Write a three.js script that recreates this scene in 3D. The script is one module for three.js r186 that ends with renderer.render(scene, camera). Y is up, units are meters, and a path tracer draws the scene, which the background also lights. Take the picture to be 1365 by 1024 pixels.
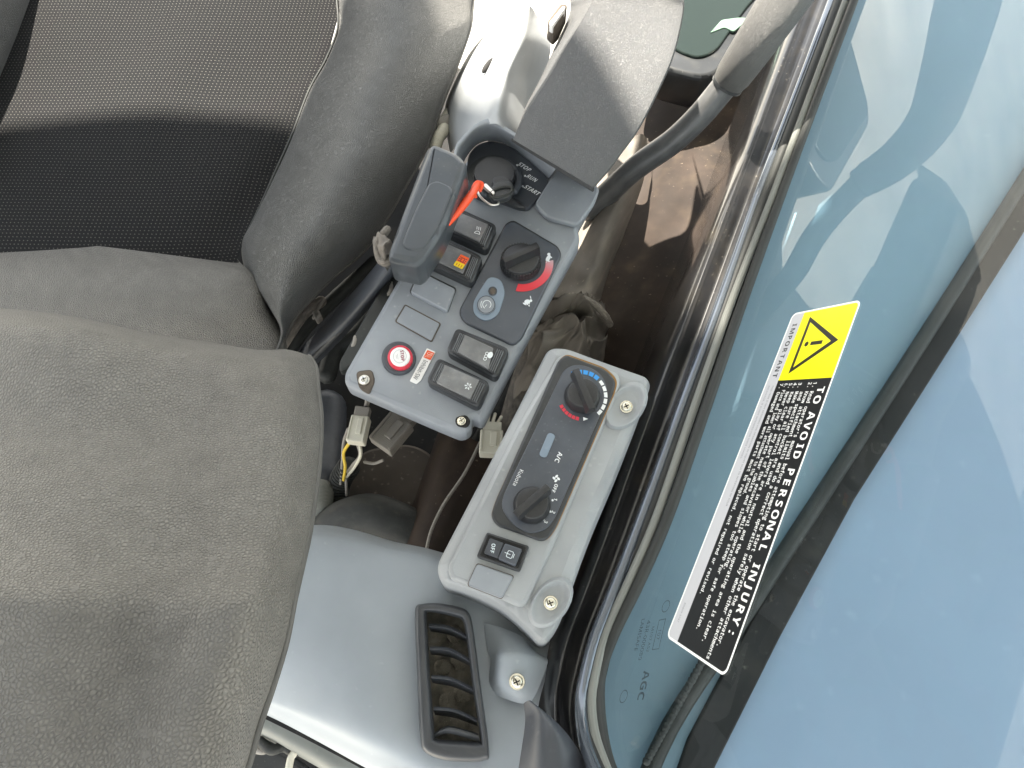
import * as THREE from 'three';
import { mergeGeometries, toCreasedNormals } from 'three/addons/utils/BufferGeometryUtils.js';
import { RoundedBoxGeometry } from 'three/addons/geometries/RoundedBoxGeometry.js';
import { ImprovedNoise } from 'three/addons/math/ImprovedNoise.js';

/* ------------------------------------------------------------------ camera, sky, sun, exposure */
const V = (x, y, z) => new THREE.Vector3(x, y, z);
const W = 1365, H = 1024, FOC = 963, TILT = 25 * Math.PI / 180;
const EYE = V(0, 1.126, 0);
const scene = new THREE.Scene();
const camera = new THREE.PerspectiveCamera(2 * Math.atan(H / 2 / FOC) * 180 / Math.PI, W / H, 0.02, 200);
camera.position.copy(EYE);
camera.rotation.x = -(Math.PI / 2 - TILT);
scene.add(camera);
const renderer = new THREE.WebGLRenderer({ antialias: true });
renderer.setSize(1024, 768);
renderer.toneMapping = THREE.LinearToneMapping;
renderer.toneMappingExposure = 4.4;
renderer.shadowMap.enabled = true;

{ // clear summer sky, pale at the horizon
  const w = 128, h = 64, d = new Float32Array(w * h * 4);
  for (let j = 0; j < h; j++) for (let i = 0; i < w; i++) {
    const e = ((j + .5) / h - .5) * Math.PI, k = Math.max(0, Math.sin(e)), b = Math.pow(1 - k, 2.2), o = (j * w + i) * 4;
    const c = e < 0 ? [.35, .34, .31] : [.37 + .29 * b, .40 + .26 * b, .455 + .17 * b];
    d[o] = c[0]; d[o + 1] = c[1]; d[o + 2] = c[2]; d[o + 3] = 1;
  }
  const t = new THREE.DataTexture(d, w, h, THREE.RGBAFormat, THREE.FloatType);
  t.mapping = THREE.EquirectangularReflectionMapping; t.magFilter = t.minFilter = THREE.LinearFilter; t.needsUpdate = true;
  scene.background = t; scene.environment = t;
}
const SUNDIR = V(-.27, .80, -.50).normalize();
const sun = new THREE.DirectionalLight(new THREE.Color(1, .92, .80), 5);
sun.position.copy(SUNDIR).multiplyScalar(6); sun.castShadow = true; sun.shadow.radius = 1.5;
sun.shadow.camera.left = sun.shadow.camera.bottom = -3; sun.shadow.camera.right = sun.shadow.camera.top = 3;
sun.shadow.mapSize.set(2048, 2048);
scene.add(sun, sun.target);

/* ------------------------------------------------------------------ helpers */
let seed = 7; const rnd = () => ((seed = (seed * 16807) % 2147483647) / 2147483647);
const noise = new ImprovedNoise();
const ct = Math.cos(TILT), st = Math.sin(TILT);
function ray(px, py) { const a = (px - W / 2) / FOC, b = -(py - H / 2) / FOC; return V(a, -ct + b * st, -st - b * ct); }
function P(px, py, h) { const d = ray(px, py); return d.multiplyScalar((h - EYE.y) / d.y).add(EYE); }       // a photo pixel at height h
const used = {};
function numbered(n) { used[n] = (used[n] ?? -1) + 1; return used[n] ? `${n}_${String(used[n]).padStart(3, '0')}` : n; }
function thing(name, label, category, px, py, h, o = {}) {
  const g = new THREE.Group(); g.name = numbered(name); g.position.copy(P(px, py, h));
  g.userData = { label, category }; if (o.group) g.userData.group = o.group; if (o.kind) g.userData.kind = o.kind;
  scene.add(g); g.updateMatrixWorld(true); return g;
}
function mesh(name, geo, mat, parent) {
  const m = new THREE.Mesh(geo, mat); m.name = parent === scene ? numbered(name) : name;
  m.castShadow = m.receiveShadow = true; parent.add(m); m.updateMatrixWorld(true); return m;
}
const loc = (parent, v) => parent.worldToLocal(v.clone());
const L = (parent, px, py, h) => loc(parent, P(px, py, h));
// a Shape in (x, -z) with rounded corners, from local points
function rshape(pts, r, S = THREE.Shape) {
  const s = new S(), n = pts.length;
  for (let i = 0; i < n; i++) {
    const p = pts[i], a = pts[(i + n - 1) % n], b = pts[(i + 1) % n];
    const rr = Array.isArray(r) ? r[i] : r;
    const la = Math.hypot(a.x - p.x, a.y - p.y), lb = Math.hypot(b.x - p.x, b.y - p.y), k = Math.min(rr, la * .48, lb * .48);
    const A = [p.x + (a.x - p.x) / la * k, p.y + (a.y - p.y) / la * k], B = [p.x + (b.x - p.x) / lb * k, p.y + (b.y - p.y) / lb * k];
    if (i === 0) s.moveTo(...A); else s.lineTo(...A);
    s.quadraticCurveTo(p.x, p.y, ...B);
  }
  s.closePath(); return s;
}
const flat = (parent, px, h) => px.map(([x, y]) => { const v = L(parent, x, y, h); return new THREE.Vector2(v.x, -v.z); });
function capFlat(g) { // flat tops and bottoms keep straight normals beside their rounded edges
  const p = g.attributes.position, n = g.attributes.normal, a = V(0, 0, 0), b = V(0, 0, 0), c = V(0, 0, 0);
  for (let i = 0; i < p.count; i += 3) { a.fromBufferAttribute(p, i); b.fromBufferAttribute(p, i + 1).sub(a); c.fromBufferAttribute(p, i + 2).sub(a); b.cross(c).normalize(); if (Math.abs(b.y) > .9999) for (let k = 0; k < 3; k++) n.setXYZ(i + k, 0, Math.sign(b.y), 0); }
  return g;
}
function slab(name, mat, parent, px, top, thick, o = {}) {
  const bev = Math.min(o.bevel ?? .0015, thick * .45), s = rshape(flat(parent, px, top), o.r ?? .003);
  for (const hpx of o.holes || []) s.holes.push(rshape(flat(parent, hpx.px, top), hpx.r ?? .003, THREE.Path));
  let g = new THREE.ExtrudeGeometry(s, { depth: thick - 2 * bev, bevelEnabled: true, bevelThickness: bev, bevelSize: bev, bevelOffset: -bev, bevelSegments: o.seg ?? 3, curveSegments: 8 });
  g.rotateX(-Math.PI / 2);
  const y0 = loc(parent, V(0, top, 0)).y; g.translate(0, y0 - thick + bev, 0);
  if (o.warp) { const p = g.attributes.position; for (let i = 0; i < p.count; i++) p.setY(i, p.getY(i) + o.warp(p.getX(i), p.getZ(i))); }
  g = capFlat(toCreasedNormals(g, .7));
  return mesh(name, g, mat, parent);
}
function circlePx(px, py, rx, n = 28, ry = rx) { return [...Array(n)].map((_, i) => [px + rx * Math.cos(i / n * 6.2832), py + ry * Math.sin(i / n * 6.2832)]); }
function cr(p, t) { // clamped Catmull-Rom over an array of vectors
  const n = p.length - 1, f = Math.min(n - 1e-6, Math.max(0, t * n)), i = Math.floor(f), u = f - i;
  const a = p[Math.max(0, i - 1)], b = p[i], c = p[i + 1], d = p[Math.min(n, i + 2)];
  const q = (k) => .5 * (2 * b[k] + (c[k] - a[k]) * u + (2 * a[k] - 5 * b[k] + 4 * c[k] - d[k]) * u * u + (3 * b[k] - a[k] - 3 * c[k] + d[k]) * u * u * u);
  return V(q('x'), q('y'), q('z'));
}
function loftWorld(name, mat, parent, rows, nv, nu, disp) {
  const pos = [], uv = [], idx = []; let vl = 0, prevMid;
  for (let j = 0; j <= nv; j++) {
    const line = rows[0].map((_, c) => cr(rows.map(r => r[c]), j / nv)); let ul = 0, pr;
    const mid = line[line.length >> 1]; if (prevMid) vl += mid.distanceTo(prevMid); prevMid = mid;
    for (let i = 0; i <= nu; i++) {
      const p = cr(line, i / nu); if (pr) ul += p.distanceTo(pr); pr = p.clone();
      if (disp) { const dd = disp(i / nu, j / nv, p); if (dd.isVector3) p.add(dd); else p.y += dd; }
      const q = loc(parent, p); pos.push(q.x, q.y, q.z); uv.push(ul, vl);
      if (i < nu && j < nv) { const a = j * (nu + 1) + i, b = a + 1, c = a + nu + 1, d = c + 1; idx.push(a, c, b, b, c, d); }
    }
  }
  const g = new THREE.BufferGeometry();
  g.setAttribute('position', new THREE.Float32BufferAttribute(pos, 3)); g.setAttribute('uv', new THREE.Float32BufferAttribute(uv, 2));
  g.setIndex(idx); g.computeVertexNormals();
  return mesh(name, g, mat, parent);
}
function cutHole(m, poly) { // drops the faces of a sheet that lie inside a world x-z outline
  const p = m.geometry.attributes.position, ix = m.geometry.index.array, keep = [], o = m.getWorldPosition(V(0, 0, 0));
  const inside = (x, z) => { let r = false; for (let i = 0, j = poly.length - 1; i < poly.length; j = i++) { const a = poly[i], b = poly[j]; if ((a.z > z) !== (b.z > z) && x < (b.x - a.x) * (z - a.z) / (b.z - a.z) + a.x) r = !r; } return r; };
  for (let i = 0; i < ix.length; i += 3) { let x = 0, z = 0; for (let k = 0; k < 3; k++) { x += p.getX(ix[i + k]) / 3; z += p.getZ(ix[i + k]) / 3; } if (!inside(x + o.x, z + o.z)) keep.push(ix[i], ix[i + 1], ix[i + 2]); }
  m.geometry.setIndex(keep);
}
const loft = (name, mat, parent, rows, nv = 40, nu = 24, disp) => loftWorld(name, mat, parent, rows.map(r => r.map(p => P(...p))), nv, nu, disp);
function tubeGeo(parent, pts, r, seg = 40, rs = 12) {
  const v = pts.map(p => loc(parent, p.isVector3 ? p : P(...p)));
  const g = new THREE.TubeGeometry(new THREE.CatmullRomCurve3(v, false, 'centripetal'), seg, r, rs, false);
  const c0 = new THREE.SphereGeometry(r, rs, 8).translate(v[0].x, v[0].y, v[0].z), l = v[v.length - 1], c1 = new THREE.SphereGeometry(r, rs, 8).translate(l.x, l.y, l.z);
  return mergeGeometries([g, c0, c1]);
}
const tube = (name, mat, parent, pts, r, seg, rs) => mesh(name, tubeGeo(parent, pts, r, seg, rs), mat, parent);
// flat print: a rectangle centred on a photo pixel, its reading direction along dir
function printAt(name, parent, px, py, dir, h, wpx, hpx, draw, K = 10, mo = {}) {
  const n = Math.hypot(...dir), dx = dir[0] / n, dy = dir[1] / n, c = P(px, py, h);
  const a = P(px - dx * wpx / 2, py - dy * wpx / 2, h), b = P(px + dx * wpx / 2, py + dy * wpx / 2, h), ex = b.clone().sub(a), wm = ex.length(); ex.normalize();
  const e = P(px + dy * hpx / 2, py - dx * hpx / 2, h), f = P(px - dy * hpx / 2, py + dx * hpx / 2, h), up = V(ex.z, 0, -ex.x), hm = Math.abs(e.sub(f).dot(up));
  return printQuad(name, parent, c, ex, up, wm, hm, Math.round(wpx * K), Math.round(hpx * K), draw, mo);
}
function printQuad(name, parent, c, ex, up, wm, hm, cw, ch, draw, mo = {}) {
  const cv = document.createElement('canvas'); cv.width = cw; cv.height = ch; const x = cv.getContext('2d');
  x.textAlign = 'center'; x.textBaseline = 'middle'; draw(x, cw, ch);
  const t = new THREE.CanvasTexture(cv); t.colorSpace = THREE.SRGBColorSpace; t.anisotropy = 8;
  const q = (a, b) => loc(parent, c.clone().addScaledVector(ex, a * wm / 2).addScaledVector(up, b * hm / 2));
  const pts = [q(-1, -1), q(1, -1), q(1, 1), q(-1, 1)], g = new THREE.BufferGeometry();
  g.setAttribute('position', new THREE.Float32BufferAttribute(pts.flatMap(p => [p.x, p.y, p.z]), 3));
  g.setAttribute('uv', new THREE.Float32BufferAttribute([0, 0, 1, 0, 1, 1, 0, 1], 2)); g.setIndex([0, 1, 2, 0, 2, 3]); g.computeVertexNormals();
  return mesh(name, g, new THREE.MeshStandardMaterial({ map: t, transparent: !mo.opaque, roughness: mo.roughness ?? .5 }), parent);
}
const quad = (c, u, v) => [0, 1].map(k => (c[0][k] * (1 - u) + c[1][k] * u) * (1 - v) + (c[3][k] * (1 - u) + c[2][k] * u) * v);
const subquad = (c, u0, u1, v0, v1) => [quad(c, u0, v0), quad(c, u1, v0), quad(c, u1, v1), quad(c, u0, v1)];

/* ------------------------------------------------------------------ textures and materials */
function dataTex(n, f, tile, srgb) {
  const d = new Uint8Array(n * n * 4);
  for (let j = 0; j < n; j++) for (let i = 0; i < n; i++) { const c = f(i / n, j / n), o = (j * n + i) * 4, a = Array.isArray(c) ? c : [c, c, c]; for (let k = 0; k < 3; k++) d[o + k] = Math.max(0, Math.min(255, a[k] * 255)); d[o + 3] = 255; }
  const t = new THREE.DataTexture(d, n, n); t.wrapS = t.wrapT = THREE.RepeatWrapping; t.magFilter = THREE.LinearFilter; t.minFilter = THREE.LinearMipmapLinearFilter; t.generateMipmaps = true; t.repeat.set(1 / tile, 1 / tile);
  if (srgb) t.colorSpace = THREE.SRGBColorSpace; t.needsUpdate = true; return t;
}
function fbm(u, v, s, oct = 4, z = 0) { // tileable by blending
  const f = (a, b) => { let r = 0, k = 1, q = s; for (let o = 0; o < oct; o++) { r += noise.noise(a * q + 3.1 * o, b * q + 7.7 * o, z) * k; k *= .5; q *= 2; } return r; };
  return f(u, v) * (1 - u) * (1 - v) + f(u - 1, v) * u * (1 - v) + f(u, v - 1) * (1 - u) * v + f(u - 1, v - 1) * u * v;
}
function worley(cells, sd) {
  let s = sd; const r = () => ((s = (s * 16807) % 2147483647) / 2147483647), pt = [...Array(cells * cells)].map(() => [r(), r()]);
  return (u, v) => {
    const x = u * cells, y = v * cells, ix = Math.floor(x), iy = Math.floor(y); let d1 = 9, d2 = 9;
    for (let b = -1; b <= 1; b++) for (let a = -1; a <= 1; a++) {
      const cx = (ix + a + cells) % cells, cy = (iy + b + cells) % cells, p = pt[cy * cells + cx], d = Math.hypot(ix + a + p[0] - x, iy + b + p[1] - y);
      if (d < d1) { d2 = d1; d1 = d; } else if (d < d2) d2 = d;
    }
    return [d1, d2];
  };
}
const wl = worley(44, 11), wl2 = worley(60, 23);
const grainT = dataTex(512, (u, v) => { const w = wl(u, v); return Math.min(1, (w[1] - w[0]) * 1.6) * .8 + .2 * (fbm(u, v, 30, 2) + .5); }, .080);
const fineT = dataTex(512, (u, v) => { const w = wl2(u, v); return Math.min(1, (w[1] - w[0]) * 1.5); }, .045);
const leatherC = dataTex(512, (u, v) => { const k = 1 + .10 * fbm(u, v, 5, 4); const w = wl(u, v), e = Math.min(1, .84 + (w[1] - w[0]) * .35); return [.43 * k * e, .435 * k * e, .43 * k * e]; }, .080, true);
const meshT = dataTex(512, (u, v) => { const n = 16, x = u * n, y = v * n, row = Math.floor(y), fx = ((x + (row % 2) * .5) % 1) - .5, fy = (y % 1) - .5, d = Math.hypot(fx, fy), tw = .10 * Math.sin(u * 512 * 1.57) * Math.sin(v * 512 * 1.57); const a = .14 + tw * .4; return d < .15 ? [.36, .355, .34] : [a, a * 1.02, a * 1.06]; }, .064, true);
const meshB = dataTex(512, (u, v) => { const n = 16, x = u * n, y = v * n, row = Math.floor(y), fx = ((x + (row % 2) * .5) % 1) - .5, fy = (y % 1) - .5; return Math.hypot(fx, fy) < .16 ? 0 : .6 + .4 * Math.sin(u * 512 * .8) * Math.sin(v * 512 * .8); }, .064);
const plasB = dataTex(256, (u, v) => .5 + .5 * fbm(u, v, 40, 2), .03);
const dusty = (r, g, b, amt, tile = .3) => dataTex(256, (u, v) => {
  const k = 1 + amt * fbm(u, v, 4, 5), s = Math.max(0, fbm(u, v, 60, 2, 5) - .42) * 2.2 * amt, w = Math.max(0, fbm(u, v, 7, 4, 9)) * amt * .35;
  return [r * k + s + w * .8, g * k + s * .95 + w * .7, b * k + s * .85 + w * .5];
}, tile, true);
const S = (o) => new THREE.MeshStandardMaterial(o), PH = (o) => new THREE.MeshPhysicalMaterial(o);
const M = {
  grey: S({ map: dusty(.545, .567, .592, .17), roughness: .48, bumpMap: plasB, bumpScale: .00012 }),
  greyLight: S({ map: dusty(.615, .63, .64, .13), roughness: .5, bumpMap: plasB, bumpScale: .0001 }),
  greyCover: S({ map: dusty(.605, .635, .66, .10), roughness: .55 }),
  charcoal: S({ map: dusty(.26, .275, .30, .12), roughness: .42, bumpMap: plasB, bumpScale: .00008 }),
  face: S({ map: dusty(.30, .32, .352, .14, .15), roughness: .35 }),
  black: S({ map: dusty(.20, .21, .22, .25, .12), roughness: .34 }),
  ventBlack: S({ map: dusty(.25, .26, .275, .2, .12), roughness: .4 }),
  barPaint: S({ map: dusty(.36, .365, .37, .2), roughness: .32 }),
  dirt: S({ map: dusty(.50, .485, .45, .5, .05), roughness: .95 }),
  knob: S({ map: dusty(.17, .175, .185, .2, .08), roughness: .33 }),
  lens: S({ map: dusty(.45, .455, .46, .25, .06), roughness: .25 }),
  rib: S({ color: new THREE.Color(.17, .18, .19), roughness: .3 }),
  gripPlastic: S({ map: dusty(.27, .29, .31, .15, .15), roughness: .3 }),
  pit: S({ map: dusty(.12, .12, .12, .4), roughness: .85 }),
  brown: S({ map: dusty(.34, .31, .28, .3), roughness: .8 }),
  dustyBlack: PH({ map: dusty(.19, .158, .136, .45, .2), roughness: .6, specularIntensity: .35 }),
  leather: PH({ map: leatherC, bumpMap: grainT, bumpScale: .0026, roughness: .38 }),
  leatherWarm: PH({ map: leatherC, color: new THREE.Color(1.0, .945, .88), bumpMap: grainT, bumpScale: .0010, roughness: .5 }),
  fabric: PH({ map: meshT, bumpMap: meshB, bumpScale: .0004, roughness: .95, specularIntensity: .25 }),
  piping: S({ map: dusty(.30, .30, .29, .2), roughness: .6 }),
  pad: S({ map: dusty(.355, .36, .365, .06, .2), bumpMap: fineT, bumpScale: .0004, roughness: .55 }),
  gripGrain: S({ map: dusty(.42, .42, .415, .1, .2), bumpMap: fineT, bumpScale: .0008, roughness: .45 }),
  gloss: PH({ map: dusty(.11, .11, .115, .5, .25), roughness: .3, clearcoat: 1, clearcoatRoughness: .08 }),
  trim: PH({ color: new THREE.Color(.12, .14, .17), roughness: .15, metalness: .6, clearcoat: 1 }),
  seal: S({ map: dusty(.50, .51, .49, .15), roughness: .7 }),
  rubber: S({ map: dusty(.17, .18, .175, .3), roughness: .6 }),
  boot: S({ map: dusty(.47, .45, .425, .35, .25), roughness: .75, bumpMap: plasB, bumpScale: .0003 }),
  metal: S({ color: new THREE.Color(.75, .74, .70), metalness: 1, roughness: .28 }),
  zinc: S({ color: new THREE.Color(.78, .75, .64), metalness: 1, roughness: .22 }),
  cream: S({ map: dusty(.84, .83, .77, .15, .05), roughness: .5 }),
  conn: S({ map: dusty(.56, .545, .52, .3, .05), roughness: .6 }),
  red: S({ color: new THREE.Color(.62, .03, .06), roughness: .4 }),
  tag: S({ color: new THREE.Color(.95, .10, .03), roughness: .5 }),
  white: S({ color: new THREE.Color(.86, .86, .85), roughness: .45 }),
  pale: S({ map: dusty(.50, .56, .62, .05), roughness: .4 }),
  concrete: S({ map: dusty(.74, .73, .70, .15, 1.5), roughness: .95 }),
  body: S({ map: dusty(.48, .58, .645, .05, .8), roughness: .4 }),
  bodyPale: S({ map: dusty(.53, .61, .70, .04, .8), roughness: .35 }),
  rustGap: S({ color: new THREE.Color(.30, .17, .06), roughness: .9 }),
  yellow: S({ color: new THREE.Color(.7, .5, .05), roughness: .5 }),
  glass: PH({ color: new THREE.Color(.84, .93, .95), transmission: 1, thickness: 0, roughness: 0, ior: 1.5, specularIntensity: .45 }),
  screen: PH({ color: new THREE.Color(.02, .03, .027), roughness: .2, specularIntensity: .45 }),
  reflectionGreen: S({ color: new THREE.Color(.16, .26, .20), roughness: .5 }),  // reflection colour for the wedge on the display glass
};

/* ------------------------------------------------------------------ setting: ground, cab floor, shade-casting roof */
function structure(m) { m.userData.kind = 'structure'; return m; }
{
  const g = new THREE.PlaneGeometry(120, 120); g.rotateX(-Math.PI / 2); const uv = g.attributes.uv; for (let i = 0; i < uv.count; i++) uv.setXY(i, uv.getX(i) * 120, uv.getY(i) * 120);
  const m = structure(mesh('ground', g, M.concrete, scene)); m.position.y = -.95;
  m.userData.label = 'pale sunlit concrete ground seen past the front of the console';
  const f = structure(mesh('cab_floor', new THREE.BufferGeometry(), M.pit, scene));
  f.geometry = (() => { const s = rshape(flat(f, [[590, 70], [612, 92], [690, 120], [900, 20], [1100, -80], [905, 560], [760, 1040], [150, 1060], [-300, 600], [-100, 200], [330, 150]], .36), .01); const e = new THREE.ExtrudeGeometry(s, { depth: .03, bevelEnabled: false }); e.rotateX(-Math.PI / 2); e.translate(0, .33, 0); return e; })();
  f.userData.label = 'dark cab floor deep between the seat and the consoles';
}
// unseen roof: front edge traced back along the sun to shape the cast shadows
{
  const y = 2.15, edge = [[-500, 190, .56], [395, 152, .56], [440, -20, .58], [560, -20, .6], [600, 110, .56], [662, 165, .63], [768, 24, .70], [853, 172, .69], [925, 320, .69], [1005, 255, .60], [1085, 190, .60], [1125, -60, .6], [1320, -420, .6]].map(p => { const q = P(...p); return q.addScaledVector(SUNDIR, (y - q.y) / SUNDIR.y); });
  const c = [...edge, V(2.4, y, -2.2), V(2.4, y, 1.6), V(-1.6, y, 1.6)], s = new THREE.Shape();
  c.forEach((p, i) => i ? s.lineTo(p.x, -p.z) : s.moveTo(p.x, -p.z)); s.closePath();
  const g = new THREE.ExtrudeGeometry(s, { depth: .06, bevelEnabled: false }); g.rotateX(-Math.PI / 2); g.translate(0, y, 0);
  const m = structure(mesh('shade_roof', g, M.greyLight, scene)); m.userData.label = 'unseen light grey cab roof, its front edge shaped to cast the shade';
}

/* ------------------------------------------------------------------ window, sill and what lies outside */
const gA = P(994, 400, .608), gB = P(889, 700, .608), gDir = gB.clone().sub(gA).normalize();           // rearwards along the pane
const gOut = V(-gDir.z, 0, gDir.x); if (gOut.x < 0) gOut.negate();
const gUp = V(0, Math.cos(.4), 0).addScaledVector(gOut, Math.sin(.4)), gN = gUp.clone().cross(gDir).normalize(); if (gN.x > 0) gN.negate();   // towards the cab
function onPane(px, py, off = 0) { const d = ray(px, py), o = gA.clone().addScaledVector(gN, off); return d.multiplyScalar(o.clone().sub(EYE).dot(gN) / d.dot(gN)).add(EYE); }
const pathE = [[1180, -100], [1104, 100], [1046, 256], [994, 400], [942, 550], [889, 700], [851, 785], [820, 848], [804, 893], [801, 933], [806, 985], [816, 1024], [836, 1065]];
const pathG = [[1165, -100], [1090, 100], [1032, 256], [976, 400], [923, 550], [871, 700], [834, 785], [806, 848], [794, 893], [789, 933], [793, 978], [806, 1020], [824, 1060]];
const pathB = [[1146, -100], [1071, 100], [1012, 256], [961, 400], [906, 550], [852, 700], [815, 795], [794, 848], [782, 893], [775, 933], [779, 983], [795, 1030], [812, 1065]];
{
  const w = thing('side_window', 'tinted side window pane with grey rubber seal along the black sill', 'window', 994, 400, .6);
  const outl = [...pathE, [900, 1130], [1480, 1130], [1520, -160]].map(([x, y]) => loc(w, onPane(x, y)));
  { // pane, a thin sheet
    const to2 = outl.map(p => new THREE.Vector2(p.dot(gDir), p.dot(gUp))), s = new THREE.Shape(to2), g2 = new THREE.ShapeGeometry(s), q = g2.attributes.position;
    const o0 = loc(w, gA), k = o0.dot(gN);
    for (let i = 0; i < q.count; i++) { const v = V(0, 0, 0).addScaledVector(gDir, q.getX(i)).addScaledVector(gUp, q.getY(i)).addScaledVector(gN, k); q.setXYZ(i, v.x, v.y, v.z); }
    g2.computeVertexNormals(); mesh('glass_pane', g2, M.glass, w);
  }
  tube('inner_seal', M.rubber, w, pathE.map(([x, y]) => onPane(x - 3, y, .004)), .0042, 120, 10);
  tube('seal_strip', M.seal, w, pathG.map(([x, y]) => onPane(x, y, .009)), .0033, 120, 10);
  tube('seal_channel', M.rubber, w, pathG.map(([x, y], i) => onPane((x * .55 + pathB[i][0] * .45), y, .009)), .0052, 120, 10);
  tube('trim_strip', M.trim, w, pathB.map(([x, y]) => onPane(x, y, .014)), .0045, 120, 10);
  const dash = (x, a, b, y) => { x.fillRect(a, y, b - a, 3); };
  const mk = onPane(858, 868, .0015), ex = onPane(848, 905, .0015).sub(onPane(866, 830, .0015)).normalize(); ex.addScaledVector(gN, -ex.dot(gN)).normalize();
  const up = gN.clone().cross(ex); 
  printQuad('glass_mark', w, mk, ex, up, .075, .045, 500, 300, (x, cw, ch) => {
    x.fillStyle = 'rgba(25,40,50,.75)'; x.strokeStyle = 'rgba(25,40,50,.6)'; x.lineWidth = 4;
    x.font = 'bold 62px sans-serif'; x.fillText('AGC', 400, 90);
    x.font = '34px sans-serif'; x.fillText('LAMISAFE', 170, 215); x.fillText('43R-000089', 200, 165); x.font = '26px sans-serif'; x.fillText('M107 AS2', 200, 120);
    x.beginPath(); x.arc(60, 60, 26, 0, 7); x.stroke(); x.beginPath(); x.arc(440, 220, 26, 0, 7); x.stroke(); x.strokeRect(120, 40, 130, 46); x.font = '30px sans-serif'; x.fillText('107', 185, 64);
  });
}
{ // warning decal on the pane
  const tl = onPane(1057, 418, .0008), bl = onPane(888, 849, .0008), br = onPane(967, 903, .0008);
  const d = new THREE.Group(); d.name = 'warning_decal'; d.position.copy(bl); d.userData = { label: 'black, yellow and grey safety decal with white text stuck on the side window', category: 'decal' }; scene.add(d); d.updateMatrixWorld(true);
  const ex = bl.clone().sub(tl), len = ex.length(); ex.normalize(); const up = br.clone().sub(bl); const hgt = up.length() ; up.normalize();
  const c = tl.clone().addScaledVector(ex, len / 2).addScaledVector(up, hgt / 2), cw = 2000, ch = Math.round(2000 * hgt / len);
  console.log('decal', len, hgt);
  printQuad('decal_sheet', d, c, ex, up, len, hgt, cw, ch, (x) => {
    const R = 40, k = ch / 500;
    x.beginPath(); x.roundRect(0, 0, cw, ch, R); x.fillStyle = '#f4f6f4'; x.fill(); x.save();
    x.beginPath(); x.roundRect(12, 12, cw - 24, ch - 24, R - 10); x.clip();
    x.fillStyle = '#17191b'; x.fillRect(0, 0, cw, ch);
    const gy = ch * .80; x.fillStyle = '#fbf408'; x.fillRect(0, 0, cw * .235, gy);
    x.fillStyle = '#c3c4c8'; x.fillRect(0, gy, cw, ch);
    x.fillStyle = '#15181a'; x.beginPath(); x.moveTo(cw * .12, ch * .12); x.lineTo(cw * .215, ch * .68); x.lineTo(cw * .025, ch * .68); x.closePath(); x.fill();
    x.fillStyle = '#fbf408'; x.beginPath(); x.moveTo(cw * .12, ch * .22); x.lineTo(cw * .195, ch * .64); x.lineTo(cw * .045, ch * .64); x.closePath(); x.fill();
    x.fillStyle = '#15181a'; x.fillRect(cw * .114, ch * .34, cw * .012, ch * .17); x.beginPath(); x.arc(cw * .12, ch * .57, cw * .008, 0, 7); x.fill();
    x.fillStyle = '#26282c'; x.font = `bold ${ch * .095}px sans-serif`; const I = 'IMPORTANT'; for (let i = 0; i < 9; i++) x.fillText(I[i], cw * (.045 + i * .0215), ch * .89);
    x.font = `${ch * .034}px sans-serif`; x.textAlign = 'left'; x.fillStyle = '#7a7c82';
    x.fillText('THIS TRIM IS NOT DESIGNED FOR OPERATION IN INJURY DUE TO INVERTING OF YOUR', cw * .25, ch * .855, cw * .48); x.fillText('EXCAVATOR. IT IS NOT INTENDED FOR THESE USAGES.', cw * .25, ch * .92, cw * .4); x.fillText('RD809-5747', cw * .9, ch * .91, cw * .08);
    x.fillStyle = '#f5f6f4'; x.font = `bold ${ch * .13}px sans-serif`;
    const Tt = 'TO AVOID PERSONAL INJURY:'; x.textAlign = 'center'; let xx = cw * .27; for (const chx of Tt) { x.fillText(chx, xx, ch * .115); xx += chx === ' ' ? cw * .018 : 'IJ:'.includes(chx) ? cw * .024 : cw * .0285; } x.textAlign = 'left';
    x.font = `bold ${ch * .066}px monospace`;
    ["1. Read operator's manual before attempting to start or operate the excavator.", '2. Know attachment limits and do a correct operation safely when other attachments', '   and specified bucket are used.', '3. Make sure all control levers are in neutral and the operating area is clear.', '4. Keep clear of any part of the excavator while operating.', '5. Never play or operate near cables and slopes too steep for safe operation.', '6. Place and lower all attachment to the ground.', '7. Damaged and worn parts must be replaced, not repaired or revised.'].forEach((t, i) => x.fillText(t, cw * .245, ch * (.225 + i * .071), cw * (i === 6 ? .56 : .73) * (t.length / 82 + .02)));
    x.restore();
  }, { roughness: .35 });
}
{ // glossy black sill between floor and window
  const s = thing('window_sill', 'glossy black painted sill rail running beside the side window', 'sill', 917, 400, .5);
  const rows = [[-100, 1084, 1146], [100, 1008, 1071], [256, 950, 1012], [400, 893, 961], [550, 836, 906], [700, 782, 852], [795, 748, 815], [848, 728, 794], [893, 718, 782], [933, 712, 775], [983, 716, 779], [1030, 735, 795], [1065, 752, 812]].map(([y, a, b]) => {
    const f = (k) => a + (b - a) * k; return [P(f(-.2), y, .44), P(f(0), y, .52), P(f(.22), y, .575), P(f(.42), y, .592), P(f(.56), y, .589), P(f(.8), y, .586), onPane(b - 3, y, .0145).add(V(0, -.004, 0)), onPane(b + 6, y, .008).add(V(0, -.010, 0)), onPane(b + 30, y, -.004).add(V(0, -.008, 0))];
  });
  loftWorld('sill_rail', M.gloss, s, rows, 90, 60);
}
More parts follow.
